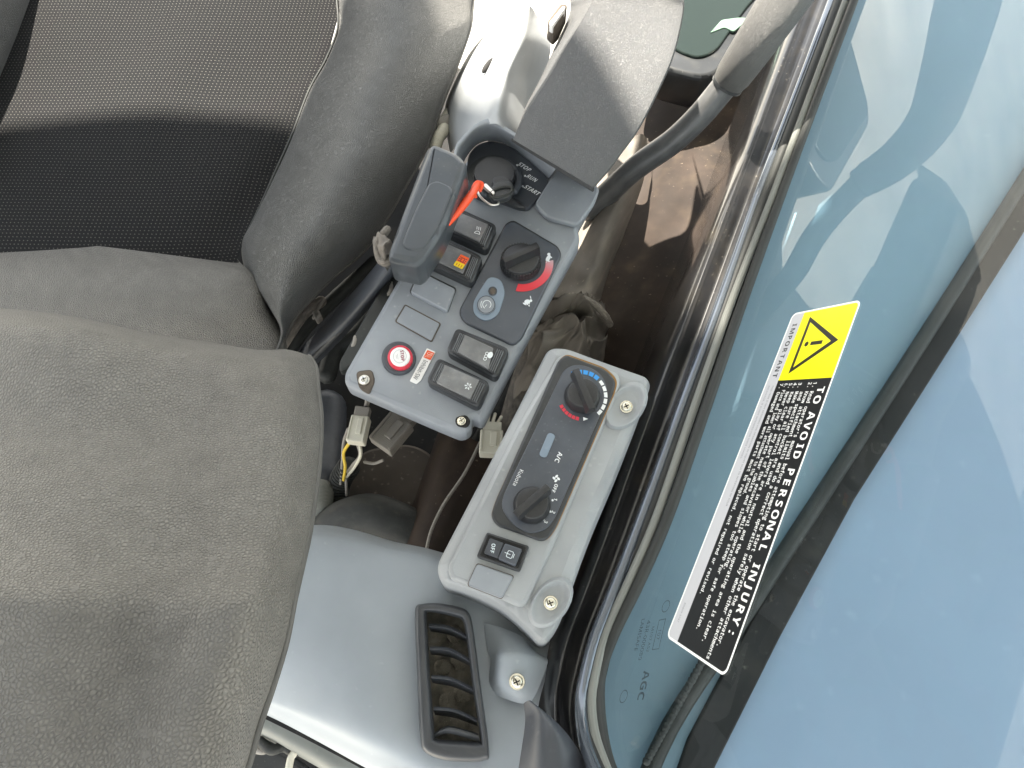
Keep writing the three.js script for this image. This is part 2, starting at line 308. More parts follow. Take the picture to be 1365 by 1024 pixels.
{ // black channel beside the sill, dusty where the sun falls
  const c = structure(loft('floor_channel', M.dustyBlack, scene, [[-60, 860, 1100], [120, 800, 1012], [256, 770, 960], [400, 725, 900], [560, 680, 850], [720, 580, 800], [860, 520, 760]].map(([y, a, b]) => [[a, y, .40], [a * .6 + b * .4, y, .42], [a * .3 + b * .7, y, .445], [b, y, .47], [b + 14, y, .50]]), 40, 24, (u, v) => .002 * noise.noise(u * 9, v * 14, 2)));
  c.userData.label = 'dusty black floor channel between the consoles and the sill';
  const b = mesh('channel_bolt', new THREE.CylinderGeometry(.004, .004, .006, 6), M.metal, scene); b.position.copy(P(872, 426, .447)); b.userData = { label: 'small bolt in the black channel right of the crumpled rubber boot', category: 'bolt' };
}
{ // body work outside the pane
  const o = thing('body_cover', 'blue grey painted body cover outside the side window', 'body panel', 1000, 700, .53);
  slab('inner_panel', M.body, o, [[1092, 100], [1205, -200], [1590, -60], [1120, 645], [900, 1120], [808, 1120], [797, 960], [812, 850], [882, 700], [988, 400]], .55, .03, { r: .01 });
  slab('outer_panel', M.bodyPale, o, [[1130, 640], [1590, -60], [2300, 100], [1900, 1300], [880, 1300], [930, 1060]], .548, .03, { r: .02 });
  tube('edge_seal', M.rubber, o, [[830, 1120, .558], [890, 975, .558], [985, 830, .558], [1088, 672, .558], [1246, 428, .558], [1560, -70, .558]], .0065, 60, 10);
  const g = []; for (let i = 0; i < 36; i++) { const a = i / 36, p = loc(o, P(862 + a * 120, 1015 - a * 215, .569)); g.push(new THREE.SphereGeometry(.003, 8, 6).translate(p.x, p.y, p.z)); }
  mesh('seal_teeth', mergeGeometries(g), M.rubber, o);
  slab('dark_gap', M.pit, o, [[872, 1120], [918, 985], [1000, 830], [1100, 660], [1560, -60], [1600, -60], [1140, 665], [1040, 850], [955, 1020], [915, 1120]], .556, .02);
}

/* ------------------------------------------------------------------ seat */
{
  const s = thing('operator_seat', 'large grey leather operator seat with perforated fabric centre panel', 'seat', 300, 500, .2);
  const right = [[640, -60], [630, 0], [626, 37], [610, 84], [590, 135], [568, 197], [537, 254], [505, 308], [484, 335], [439, 374], [394, 422], [380, 450], [371, 472]];
  const left = [[448, -60], [450, 0], [451, 37], [436, 78], [414, 118], [390, 180], [366, 234], [340, 292], [322, 326], [330, 372], [355, 406], [374, 440], [366, 470]];
  const prof = [[0, .555, 0], [.04, .578, 0], [.12, .598, 0], [.28, .617, 0], [.5, .622, 0], [.72, .606, 0], [.9, .573, 0], [1, .545, 0], [1.015, .52, 0], [.97, .47, 0]];
  loft('bolster', M.leather, s, right.map((r, i) => prof.map(([k, h]) => { const t = i / (right.length - 1), f = i > 8 ? 1 - .35 * (i - 8) / 4 : 1; return [left[i][0] + (r[0] - left[i][0]) * k, left[i][1] + (r[1] - left[i][1]) * k, .53 + (h - .53) * f - .01 * (1 - t)]; })), 90, 50, (u, v) => .003 * noise.noise(u * 3, v * 6, 1) * (u < .8 ? 1 : 0));
  tube('piping', M.piping, s, right.map(([x, y], i) => [x, y, .543 - .01 * (1 - i / 12) - (i > 8 ? .004 * (i - 8) * .35 : 0)]), .0022, 120, 8);
  tube('seam', M.rubber, s, left.slice(0, 9).map(([x, y]) => [x - 1, y, .551]), .0014, 80, 6);
  tube('seam', M.rubber, s, [[304, 352, .575], [322, 363, .571], [341, 383, .567], [363, 419, .556], [379, 449, .545]], .0014, 50, 6);
  // fabric centre
  loft('centre_panel', M.fabric, s, [[[-140, -160, .56], [120, -140, .575], [300, -120, .575], [470, -100, .55]], [[-140, 0, .555], [120, 0, .57], [300, 0, .57], [456, 0, .548]], [[-140, 120, .55], [100, 120, .565], [280, 120, .565], [420, 124, .548]], [[-140, 240, .55], [60, 240, .565], [240, 240, .563], [368, 240, .548]], [[-140, 350, .55], [40, 350, .56], [200, 350, .56], [318, 344, .552]], [[-140, 520, .53], [40, 500, .54], [180, 480, .54], [320, 440, .53]]], 50, 40, (u, v) => .004 * noise.noise(u * 4, v * 4, 3));
  // grey leather piece where cushion and backrest meet
  loft('rear_panel', M.leatherWarm, s, [[[-150, 300, .53], [150, 330, .565], [302, 350, .577], [316, 345, .577]], [[-150, 360, .55], [150, 375, .585], [325, 370, .585], [338, 378, .572]], [[-150, 430, .55], [150, 425, .58], [330, 415, .580], [362, 416, .56]], [[-150, 500, .54], [150, 490, .56], [350, 460, .56], [380, 450, .546]], [[-150, 560, .52], [150, 560, .54], [350, 520, .54], [384, 480, .53]]], 40, 30, (u, v) => .002 * noise.noise(u * 4, v * 4, 5));
  // left bolster, mirrored across the seat
  const lb = [[140, -260], [90, -130], [45, 0], [-5, 110], [-70, 250]];
  loft('bolster', M.leather, s, lb.map(([x, y]) => [[x + 4, y + 2, .552], [x - 15, y - 8, .58], [x - 60, y - 30, .615], [x - 120, y - 62, .615], [x - 170, y - 90, .56]]), 40, 24);
  // backrest, its top nearest to the camera
  const br = [[391, 470], [412, 476], [420, 490], [423, 520], [427, 556], [425, 610], [420, 655], [411, 712], [401, 757], [391, 800], [380, 856], [362, 916], [345, 966], [328, 1025], [300, 1100]];
  const hb = (i) => .70 + .11 * Math.min(1, i / 9);
  const rows = br.map(([x, y], i) => { const h = hb(i), ly = i < 4 ? [456, 462, 472, 492][i] : y; const t = [y - (y - ly) * .2, ly, ly - (i < 4 ? 12 : 0), ly - (i < 4 ? 40 : 0)]; const d = i === 0 ? .02 : i === 1 ? .006 : 0;
    return [[x - 12, y, h - .075], [x, y, h - .045], [x + 1, y, h - .018], [x - 14, t[0], h + .002 - d], [x - 50, t[0], h + .022 - d], [x - 110, t[1], h + .026 - d], [x - 190, t[2], h + .02 - d], [x - 330, t[3], h + .03 - d], [x - 480, t[3] - 10, h + .02 - d], [x - 620, t[3] - 20, h - .02]]; });
  const first = rows[0].map(([x, y, h]) => [x - 2, y + 4, h - .06]);
  loft('backrest', M.leatherWarm, s, [first, ...rows], 90, 60, (u, v) => .004 * noise.noise(u * 5, v * 4, 8));
  tube('piping', M.piping, s, br.slice(1).map(([x, y], i) => [x, y, hb(i + 1) - .016]), .002, 120, 8);
}

/* ------------------------------------------------------------------ main control console */
const HC = .60;
function screw(parent, px, py, h, r, mat, tilt = 0) {
  const g = [new THREE.CylinderGeometry(r * .8, r, r * .35, 20), new THREE.SphereGeometry(r * .82, 18, 8, 0, 7, 0, Math.PI / 2).scale(1, .35, 1).translate(0, r * .17, 0)];
  const m = mesh('screw', mergeGeometries(g), mat, parent); m.position.copy(L(parent, px, py, h)); m.rotation.set(tilt, .4, tilt);
  const a = mesh('cross_slot', mergeGeometries([new THREE.BoxGeometry(r * 1.0, r * .1, r * .2), new THREE.BoxGeometry(r * .2, r * .1, r * .4).translate(0, 0, r * .3), new THREE.BoxGeometry(r * .2, r * .1, r * .4).translate(0, 0, -r * .3)]), M.pit, m); a.position.y = r * .42;
  const w = mesh('washer', new THREE.CylinderGeometry(r * 1.15, r * 1.2, r * .2, 24), mat, m); w.position.y = -r * .2;
  return m;
}
function rocker(parent, c, lensC, icon, flatLens) {
  const r = slab('rocker_switch', M.black, parent, c, HC + .010, .012, { r: .0055, bevel: .0028 });
  const inner = subquad(c, .07, .93, .09, .91);
  slab('paddle', M.knob, r, inner, HC + .0125, .006, { r: .004, bevel: .0015 });
  slab('lens', M.lens, r, lensC, HC + .0142, .004, { r: .001, bevel: .0006 });
  for (const [a, b] of [[.10, .20], [.80, .92]]) for (let k = 0; k < 4; k++) { const u = a + (b - a) * k / 3.4; slab('rib', M.rib, r, subquad(c, u, u + .014, .16, .84), HC + .0138, .004, { r: .0004, bevel: .0004, seg: 1 }); }
  if (icon) icon(r);
  return r;
}
{
  const c = thing('control_console', 'blue grey control console with rocker switches, throttle dial and key switch', 'control console', 600, 450, .45);
  const out = [[458, 497], [459, 512], [596, 571], [614, 578], [627, 572], [629, 556], [643, 562], [700, 452], [774, 318], [770, 300], [800, 246], [760, 190], [640, 190], [596, 245], [541, 352]];
  slab('top_panel', M.grey, c, out, HC, .022, { bevel: .005, r: [.006, .006, .02, .008, .006, .003, .006, .02, .006, .004, .01, .01, .02, .02, .02], seg: 5 });
  slab('console_base', M.charcoal, c, [[452, 480], [462, 490], [590, 540], [640, 530], [750, 330], [770, 260], [640, 200], [576, 250], [524, 346]], HC - .020, .05, { bevel: .006, r: .01 });
  slab('seam_patch', M.rubber, c, [[526, 352], [541, 354], [474, 484], [452, 496], [452, 482]], HC - .012, .01, { r: .004 });
  for (const [a, b] of [[[523, 378], [513, 402]], [[474, 450], [466, 468]]]) tube('clip', M.conn, c, [[...a, HC - .014], [(a[0] + b[0]) / 2 + 2, (a[1] + b[1]) / 2, HC - .013], [...b, HC - .016]], .0022, 10, 8);
  // screws in grimy recesses
  slab('screw_recess', M.brown, c, [[474, 495], [496, 492], [500, 508], [492, 526], [478, 517]], HC + .0012, .003, { r: .004, bevel: .001 });
  slab('screw_recess', M.pit, c, [[606, 556], [622, 552], [628, 562], [622, 570], [608, 568]], HC + .0012, .003, { r: .004, bevel: .001 });
  screw(c, 485, 506, HC + .003, .0038, M.metal); screw(c, 615, 561, HC + .003, .003, M.zinc);
  // rocker switches
  const dir = [.90, .42], white = 'rgba(235,240,242,.9)';
  rocker(c, [[597, 269], [663, 299], [649, 334], [583, 304]], [[604, 279], [651, 299], [639, 322], [592, 300]], (r) => printAt('lamp_icon', r, 636, 309, [.42, -.90], HC + .0146, 16, 16, (x, w, h) => { x.strokeStyle = white; x.lineWidth = 8; x.beginPath(); x.arc(w * .35, h * .55, w * .22, -1.57, 1.57); x.closePath(); x.stroke(); for (let k = 0; k < 3; k++) { x.beginPath(); x.moveTo(w * .68, h * (.4 + k * .15)); x.lineTo(w * .95, h * (.3 + k * .16)); x.stroke(); } }));
  rocker(c, [[587, 312], [644, 341], [630, 378], [567, 349]], [[583, 319], [628, 339], [617, 364], [572, 343]], (r) => printAt('work_lamp_icon', r, 615, 349, [.9, .42], HC + .0146, 14, 18, (x, w, h) => {
    x.fillStyle = '#f6642c'; x.beginPath(); x.roundRect(4, 2, w - 8, h * .64, 14); x.fill(); x.fillStyle = '#f8d728'; x.beginPath(); x.roundRect(4, h * .58, w - 8, h * .4, 14); x.fill();
    x.strokeStyle = '#7a2a3a'; x.lineWidth = 9; x.strokeRect(w * .36, h * .2, w * .28, h * .3); for (let k = 0; k < 3; k++) { x.beginPath(); x.moveTo(w * .12, h * (.2 + k * .14)); x.lineTo(w * .3, h * (.2 + k * .14)); x.moveTo(w * .7, h * (.2 + k * .14)); x.lineTo(w * .88, h * (.2 + k * .14)); x.stroke(); } x.strokeStyle = '#c8601a'; for (let k = 0; k < 3; k++) { x.beginPath(); x.moveTo(w * (.25 + k * .25), h * .7); x.lineTo(w * (.25 + k * .25), h * .92); x.stroke(); }
  }));
  rocker(c, [[608, 435], [680, 464], [662, 505], [594, 468]], [[620, 446], [658, 464], [651, 492], [610, 469]], (r) => printAt('pump_icon', r, 651, 475, [-.35, .94], HC + .0146, 15, 12, (x, w, h) => { x.fillStyle = white; x.beginPath(); x.ellipse(w * .35, h * .35, w * .3, h * .28, 0, 0, 7); x.fill(); x.strokeStyle = white; x.lineWidth = 8; for (const k of [.3, .55, .8]) { x.beginPath(); x.arc(w * k, h * .75, h * .16, 0, 7); x.stroke(); } }));
  rocker(c, [[583, 475], [654, 509], [638, 544], [567, 508]], [[593, 486], [639, 506], [627, 532], [582, 510]], (r) => printAt('fan_icon', r, 624, 515, [.4, -.9], HC + .0146, 12, 12, (x, w, h) => { x.strokeStyle = white; x.lineWidth = 9; x.translate(w / 2, h / 2); for (let k = 0; k < 6; k++) { x.rotate(Math.PI / 3); x.beginPath(); x.moveTo(0, w * .1); x.lineTo(0, w * .42); x.moveTo(-w * .1, w * .25); x.lineTo(w * .1, w * .33); x.stroke(); } }));
  // blank covers: one proud of the panel, one flush with a grimy joint
  const b1 = [[559, 361], [607, 385], [596, 415], [547, 389]], b2 = [[540, 406], [587, 431], [575, 455], [527, 428]];
  slab('cover_joint', M.black, c, subquad(b1, -.03, 1.03, -.05, 1.05), HC + .0012, .004, { r: .003, bevel: .0005 }); slab('blank_cover', M.grey, c, b1, HC + .0042, .006, { r: .002, bevel: .0012 });
  slab('cover_joint', M.brown, c, subquad(b2, -.015, 1.015, -.025, 1.025), HC + .0012, .004, { r: .002, bevel: .0005 }); slab('blank_cover', M.grey, c, subquad(b2, .015, .985, .03, .97), HC + .0022, .006, { r: .0015, bevel: .0008 });
  // emergency stop button
  const sb = slab('stop_button', M.charcoal, c, circlePx(531, 476, 23, 28, 22), HC + .004, .008, { r: .004, bevel: .002 });
  slab('red_ring', M.red, sb, circlePx(533, 475.5, 17, 28, 16.3), HC + .0075, .006, { r: .003, bevel: .0018 });
  slab('cap', M.white, sb, circlePx(533, 475, 13.5, 28, 12.8), HC + .0092, .005, { r: .003, bevel: .0012 });
  printAt('stop_text', sb, 533, 475, [.12, 1], HC + .0096, 24, 23, (x, w, h) => { x.strokeStyle = '#7a8088'; x.lineWidth = 4; x.beginPath(); x.arc(w / 2, h / 2, w * .36, 0, 7); x.stroke(); x.fillStyle = '#8e2146'; x.font = `bold ${h * .26}px sans-serif`; x.fillText('STOP', w * .48, h * .36, w * .7); x.fillStyle = '#777'; x.fillRect(w * .35, h * .62, w * .3, 4); x.fillRect(w * .4, h * .7, w * .2, 4); }, 14);
  // sticker
  const sk = slab('switch_sticker', M.white, c, [[569, 464], [580.5, 469], [561, 507], [555, 512], [546, 508]], HC + .0010, .0008, { r: .0008, bevel: .0002, seg: 1 });
  printAt('sticker_print', sk, 563.5, 487.5, [-.5, .866], HC + .0014, 47, 12, (x, w, h) => { x.fillStyle = '#e0582a'; x.fillRect(w * .03, h * .06, w * .24, h * .86); x.strokeStyle = '#f2efe8'; x.lineWidth = 5; x.strokeRect(w * .08, h * .22, w * .06, h * .5); x.beginPath(); x.moveTo(w * .05, h * .15); x.lineTo(w * .25, h * .85); x.moveTo(w * .18, h * .2); x.lineTo(w * .22, h * .6); x.stroke(); x.fillStyle = '#5a6066'; x.font = `${h * .66}px sans-serif`; x.fillText('Inhibit-SW', w * .63, h * .5, w * .62); }, 14);
  // throttle plate with dial
  const plate = [[674, 299], [684, 294], [743, 329], [748, 340], [695, 451], [684, 460], [619, 429], [612, 415]];
  slab('plate_joint', M.black, c, plate.map(([x, y]) => [680 + (x - 680) * 1.018, 378 + (y - 378) * 1.015]), HC + .0016, .004, { r: .008, bevel: .0008 });
  const tp = slab('throttle_plate', M.face, c, plate, HC + .0034, .005, { r: .006, bevel: .0012 });
  printAt('throttle_scale', tp, 697, 352, [-.45, .893], HC + .0038, 110, 84, (x, w, h) => {
    const K = w / 110, cx = w / 2, cy = h / 2 - 2 * K; const g = x.createLinearGradient(w * .3, 0, w * .75, 0); g.addColorStop(0, 'rgb(190,185,190)'); g.addColorStop(.5, 'rgb(222,90,100)'); g.addColorStop(1, 'rgb(214,50,62)');
    x.fillStyle = g; x.beginPath(); x.arc(cx, cy, 37 * K, -2.1, -.15); x.arc(cx, cy, 27 * K, -.15, -2.1, true); x.closePath(); x.fill();
  });
  const animal = (hare) => (x, w, h) => { x.fillStyle = '#e4eaee'; x.beginPath(); x.ellipse(w * .45, h * .6, w * .28, h * .2, hare ? -.3 : 0, 0, 7); x.fill(); x.beginPath(); x.arc(w * .76, h * .45, w * .12, 0, 7); x.fill(); x.beginPath(); if (hare) { x.ellipse(w * .66, h * .22, w * .05, h * .2, -.5, 0, 7); x.ellipse(w * .25, h * .82, w * .2, h * .06, .4, 0, 7); x.ellipse(w * .68, h * .82, w * .06, h * .16, -.5, 0, 7); } else { x.ellipse(w * .25, h * .8, w * .06, h * .12, 0, 0, 7); x.ellipse(w * .6, h * .8, w * .06, h * .12, 0, 0, 7); x.ellipse(w * .12, h * .66, w * .1, h * .03, 0, 0, 7); } x.fill(); };
  printAt('tortoise_icon', tp, 730, 343, [.5, -.86], HC + .0042, 17, 13, animal(false)); printAt('hare_icon', tp, 704, 401, [.9, .2], HC + .0042, 14, 16, animal(true));
  // idle button
  slab('button_pad', M.pale, tp, [[640, 386], [652, 368], [668, 372], [674, 390], [664, 420], [648, 429], [632, 420], [630, 404]], HC + .0046, .002, { r: .009, bevel: .0005 });
  const ib = slab('idle_button', M.grey, tp, circlePx(648, 406, 12.5, 24, 12), HC + .0066, .004, { r: .003, bevel: .001 });
  slab('lamp_rim', M.charcoal, tp, circlePx(656.7, 387.5, 6, 16), HC + .0056, .003, { r: .001, bevel: .0006 }); slab('indicator_lamp', M.brown, tp, circlePx(656.7, 387.7, 4, 16), HC + .0066, .003, { r: .001, bevel: .0006 });
  printAt('button_ring', ib, 648, 406, [0, 1], HC + .007, 25, 24, (x, w, h) => { x.strokeStyle = '#3e4754'; x.lineWidth = 9; x.beginPath(); x.arc(w / 2, h / 2, w * .46, 0, 7); x.stroke(); x.strokeStyle = '#e9eff2'; x.lineWidth = 9; x.beginPath(); x.arc(w / 2, h * .46, w * .22, .5, 5.6); x.stroke(); x.beginPath(); x.moveTo(w * .5, h * .46); x.lineTo(w * .62, h * .56); x.stroke(); x.beginPath(); x.arc(w / 2, h * .46, w * .32, 1, 2.2); x.stroke(); });
  dial(c, 694, 352, HC + .0034, 27.5, [711, 334], [664, 355], .017, true);
  // key switch: dark plate, its sloping rim and the barrel
  const kp = [[624, 206], [636, 192], [654, 187], [678, 193], [706, 215], [731, 238], [731, 250], [718, 264], [704, 278], [692, 277], [668, 268], [640, 262], [622, 232]];
  const ks = slab('key_switch_plate', M.charcoal, c, kp, HC + .0045, .006, { r: .006, bevel: .001 });
  const rimI = [[618, 236], [618, 218], [624, 206], [636, 193], [654, 187.5], [678, 194], [706, 215.5], [731, 238]], rimO = [[606, 222], [610, 200], [618, 188], [634, 172], [655, 165], [680, 178], [710, 198], [742, 224]];
  loft('key_switch_rim', M.grey, ks, rimI.map((a, i) => { const b = rimO[i], m = k => [a[0] + (b[0] - a[0]) * k, a[1] + (b[1] - a[1]) * k]; return [[...m(0), HC + .002], [...m(.25), HC + .015], [...m(.7), HC + .034], [...m(1), HC + .042], [...m(1.3), HC + .042]]; }), 40, 16);
  const disc = (px, py, h, r, hh, mat, nm, par) => { const m = mesh(nm, new THREE.CylinderGeometry(r * .94, r, hh, 32), mat, par); m.position.copy(L(par, px, py, h)); return m; };
  disc(657, 238, HC + .009, .0245, .010, M.black, 'barrel_collar', ks); disc(659, 235, HC + .017, .019, .01, M.knob, 'key_barrel', ks);
  tube('collar_ring', M.charcoal, ks, [...Array(15)].map((_, i) => { const a = 2.3 + i / 14 * 4.6; return [664 + 27 * Math.cos(a), 240 + 25 * Math.sin(a), HC + .012]; }), .0035, 50, 8);
  slab('key_notch', M.black, ks, [[676, 258], [690, 266], [702, 277], [690, 276], [670, 268]], HC + .010, .005, { r: .002, bevel: .0014 });
  for (const [t, x, y, a, dx, dy] of [['STOP', 699, 222, .55, -10, -1.5], ['RUN', 709, 237, .5, -9, -2.5], ['START', 709, 253, .5, -12, -4.5]]) { printAt('key_text', ks, x, y, [.87, a], HC + .0051, t.length * 5.1, 8, (q, w, h) => { q.fillStyle = '#edf1f3'; q.font = `italic bold ${h * .95}px sans-serif`; q.fillText(t, w / 2, h * .55, w * .98); }, 16); printAt('key_mark', ks, x + dx, y + dy, [1, 0], HC + .0051, 4, 4, (q, w, h) => { q.fillStyle = '#edf1f3'; q.beginPath(); q.arc(w / 2, h / 2, w * .35, 0, 7); q.fill(); }); }
  // housing that rises in front of the key switch
  loft('front_housing', M.greyLight, c, [
    [[684, 14, .50], [690, 10, .56], [697, 8, .60], [705, 7, .625], [712, 14, .60], [722, 34, .56]],
    [[632, 62, .46], [642, 58, .54], [664, 52, .60], [690, 48, .645], [708, 52, .63], [734, 62, .57]],
    [[604, 112, .46], [612, 110, .54], [640, 105, .60], [667, 102, .65], [688, 105, .635], [724, 112, .58]],
    [[592, 150, .46], [600, 150, .54], [630, 148, .60], [659, 143, .65], [678, 148, .64], [710, 158, .60]],
    [[600, 205, .46], [606, 198, .56], [624, 182, .615], [655, 165, .643], [676, 174, .64], [700, 192, .61]]], 40, 40);
  const sl = mesh('slot', new THREE.SphereGeometry(.012, 16, 10).scale(.28, .25, 1), M.pit, c); sl.position.copy(L(c, 651, 87, .612)); sl.rotation.y = -.5;
}
function dial(parent, px, py, h, rpx, pA, pB, tall, skirt) {
  const r = P(px + rpx, py, h).distanceTo(P(px - rpx, py, h)) / 2;
  const pr = [[0, tall * .62], [r * .45, tall * .6], [r * .80, tall * .55], [r * .88, tall * .5], [r * .93, tall * .2], [r, tall * .14], [r, 0]].map(([a, b]) => new THREE.Vector2(Math.max(a, 1e-5), b)).reverse();
  const m = mesh('dial', new THREE.LatheGeometry(pr, 48), M.knob, parent); const o = L(parent, px, py, h); m.position.copy(o);
  if (skirt) { const g = []; for (let i = 0; i < 40; i++) g.push(new THREE.BoxGeometry(r * .07, tall * .4, r * .08).translate(r * .93, tall * .26, 0).rotateY(i / 40 * 6.2832)); mesh('knurl', mergeGeometries(g), M.black, m); }
  m.updateMatrixWorld(true);
  const a = L(m, ...pA, h + tall), b = L(m, ...pB, h + tall), len = a.distanceTo(b), ang = Math.atan2(-(b.z - a.z), b.x - a.x);
  const s = new THREE.Shape(); const w = r * .24, ll = Math.max(r * .9, len / 2); s.moveTo(-w, 0); s.lineTo(-w * .55, tall * .44); s.quadraticCurveTo(0, tall * .5, w * .55, tall * .44); s.lineTo(w, 0); s.closePath();
  const g = toCreasedNormals(new THREE.ExtrudeGeometry(s, { depth: ll * 2 - .002, bevelEnabled: true, bevelSize: .0008, bevelThickness: .001, bevelSegments: 2 }), .5); g.translate(0, 0, -ll + .001); g.rotateY(Math.PI / 2 + ang);
  const k = mesh('grip_bar', g, M.knob, m); k.position.set(0, tall * .54, 0);
  return m;
}

/* ------------------------------------------------------------------ key, ring and red tag */
{
  const k = thing('ignition_key', 'black headed ignition key on a steel ring in the key switch', 'key', 668, 250, HC + .02);
  slab('key_head', M.black, k, [[650, 252], [664, 240], [682, 240], [687, 252], [678, 262], [656, 266]], HC + .036, .008, { r: .006, bevel: .002 });
  slab('key_head_rim', M.knob, k, [[654, 236], [672, 232], [684, 240], [680, 250], [660, 252]], HC + .032, .01, { r: .006, bevel: .002 });
  tube('head_outline', M.rubber, k, circlePx(668, 256, 15, 14, 6).concat([[683, 256]]).map(([x, y]) => [x, y - (x - 668) * .25, HC + .037]), .0012, 50, 6);
  slab('key_shank', M.metal, k, [[642, 246], [648, 244], [660, 256], [658, 260]], HC + .038, .002, { r: .001, bevel: .0005 });
  tube('key_ring', M.metal, k, [[640, 250], [638, 258], [644, 266], [655, 273], [664, 272], [663, 264], [652, 256], [643, 248]].map(([x, y]) => [x, y, HC + .031]), .0011, 60, 8);
  const t = thing('key_tag', 'bright orange red plastic tag hanging from the key ring', 'key tag', 616, 275, HC + .03);
  loft('tag_strap', M.tag, t, [[[636, 241, .640], [637, 242, .643], [640, 244, .643], [642, 246, .640]], [[625, 255, .650], [627, 256, .654], [632, 259, .654], [634, 261, .650]], [[608, 277, .656], [610, 278, .660], [615, 281, .660], [617, 283, .656]], [[592, 300, .662], [593, 301, .665], [596, 303, .665], [597, 304, .662]]], 30, 12);
  tube('tag_loop', M.tag, t, [[634, 262, .642], [630, 254, .644], [636, 243, .642], [643, 245, .64], [640, 254, .638]], .0016, 30, 8);
}

/* ------------------------------------------------------------------ lock lever beside the seat */
{
  const l = thing('lock_lever', 'black hand lever with a thick rounded grip between seat and console', 'lever', 480, 400, .45);
  slab('grip', M.gripPlastic, l, [[568, 196], [578, 189], [610, 202], [624, 216], [611, 252], [592, 302], [565, 344], [555, 352], [517, 344], [517, 334], [532, 292]], .675, .034, { r: .010, bevel: .006, seg: 6 });
  slab('grip_inset', M.gripPlastic, l, [[571, 244], [583, 240], [606, 250], [586, 300], [562, 336], [533, 330], [553, 280]], .6762, .004, { r: .009, bevel: .0018, seg: 4 });
  loft('stem', M.charcoal, l, [[[520, 330, .60], [523, 338, .62], [533, 343, .622], [538, 350, .60]], [[480, 378, .56], [484, 388, .585], [496, 395, .587], [500, 402, .56]], [[430, 434, .50], [434, 446, .525], [446, 452, .527], [450, 458, .50]], [[398, 468, .45], [404, 476, .475], [416, 482, .477], [420, 488, .45]]], 30, 14);
  tube('stem_rod', M.black, l, [[530, 348, .612], [494, 392, .58], [452, 442, .535], [420, 476, .49]], .0035, 30, 8);
  loft('boot', M.boot, l, [[[498, 314, .60], [508, 312, .64], [522, 322, .645], [528, 340, .60]], [[497, 326, .60], [505, 328, .645], [516, 336, .645], [524, 348, .60]], [[500, 338, .60], [506, 338, .635], [514, 348, .636], [521, 358, .60]], [[504, 352, .60], [508, 350, .625], [514, 358, .625], [520, 364, .59]]], 30, 24, (u, v) => .007 * noise.noise(u * 6, v * 5, 4));
  tube('boot_fold', M.boot, l, [[516, 306, .628], [503, 326, .634], [507, 346, .63], [515, 350, .634], [525, 340, .632]], .0035, 30, 8);
}
{ // odds and ends in the gap beside the seat
  const a = thing('wiring_loom', 'dark looms and clips in the gap below the seat bolster', 'wiring', 400, 430, .4);
  tube('loom', M.rubber, a, [[372, 490, .46], [404, 440, .46], [444, 400, .46], [500, 350, .47]], .008, 40, 10); tube('loom', M.boot, a, [[352, 500, .48], [384, 448, .49], [406, 418, .48], [428, 402, .47]], .006, 40, 10);
  tube('loom', M.rubber, a, [[436, 500, .44], [448, 466, .44], [476, 446, .44], [520, 380, .44]], .010, 40, 10); tube('cable_tie', M.conn, a, [[418, 424, .487], [423, 413, .489], [431, 400, .486]], .0018, 20, 6);
  slab('clip', M.conn, a, [[415, 415], [424, 411], [428, 420], [420, 426]], .493, .012, { r: .002, bevel: .002 });
}

/* ------------------------------------------------------------------ armrest pad */
{
  const a = thing('armrest', 'dark textured armrest pad half in sunlight beyond the key switch', 'armrest', 790, 130, .55);
  const e = [[[684, 186], [791, 250]], [[700, 154], [812, 226]], [[712, 134], [828, 204]], [[736, 96], [851, 172]], [[756, 60], [876, 124]], [[775, 28], [898, 72]], [[788, 4], [911, 12]], [[792, -12], [906, -10]], [[795, -30], [890, -40]]];
  const hh = [.668, .672, .676, .684, .692, .698, .70, .70, .67];
  loft('pad', M.pad, a, e.map(([p, q], i) => { const m = (k) => [p[0] + (q[0] - p[0]) * k, p[1] + (q[1] - p[1]) * k], h = hh[i]; const dx = -1 - i * 4.5, b = i < 8 ? 0 : .03; return [[p[0] + dx, p[1] + 3 + i * 1.2, h - .06], [p[0] + dx * .3, p[1] + 1 + i * .4, h - .018], [...m(0), h - .002], [...m(.03), h], [...m(.3), h + .002], [...m(.7), h + .002], [...m(.96), h - b], [...m(1), h - .004], [...m(1.004), h - .02], [...m(.96), h - .06]]; }), 50, 50);
  loft('pad_end', M.pad, a, [[[682, 184, .664], [735, 216, .666], [792, 250, .664]], [[682, 188, .65], [735, 221, .65], [792, 254, .65]], [[684, 190, .62], [735, 222, .62], [790, 256, .62]]], 8, 20);
  slab('mount', M.grey, a, [[742, 224], [800, 250], [792, 272], [770, 300], [730, 290], [712, 272]], .6075, .006, { r: .005, bevel: .002 });
  const b = thing('armrest_bracket', 'small brown and white bracket at the far left edge of the armrest', 'bracket', 742, 20, .6);
  slab('bracket_arm', M.brown, b, [[735, 20], [747, 4], [757, 5], [746, 30], [738, 38], [729, 28]], .66, .02, { r: .003, bevel: .002 }); slab('bracket_plate', M.white, b, [[732, 30], [750, 8], [754, 9], [737, 33]], .664, .01, { r: .001, bevel: .001 });
  const h = thing('beige_hose', 'beige hose end in the gap between seat and console front', 'hose', 590, 170, .5);
  tube('hose', M.cream, h, [[580, 196, .52], [584, 184, .525], [590, 176, .525], [593, 162, .52], [600, 150, .5]], .007, 30, 12); tube('collar', M.conn, h, [[588, 166, .524], [596, 163, .524]], .0088, 6, 12);
  const ob = thing('orange_clip', 'small orange clip under the edge of the seat bolster', 'clip', 606, 118, .45); slab('clip_body', M.tag, ob, [[600, 124], [604, 116], [610, 118], [606, 130]], .47, .012, { r: .002, bevel: .002 });
}

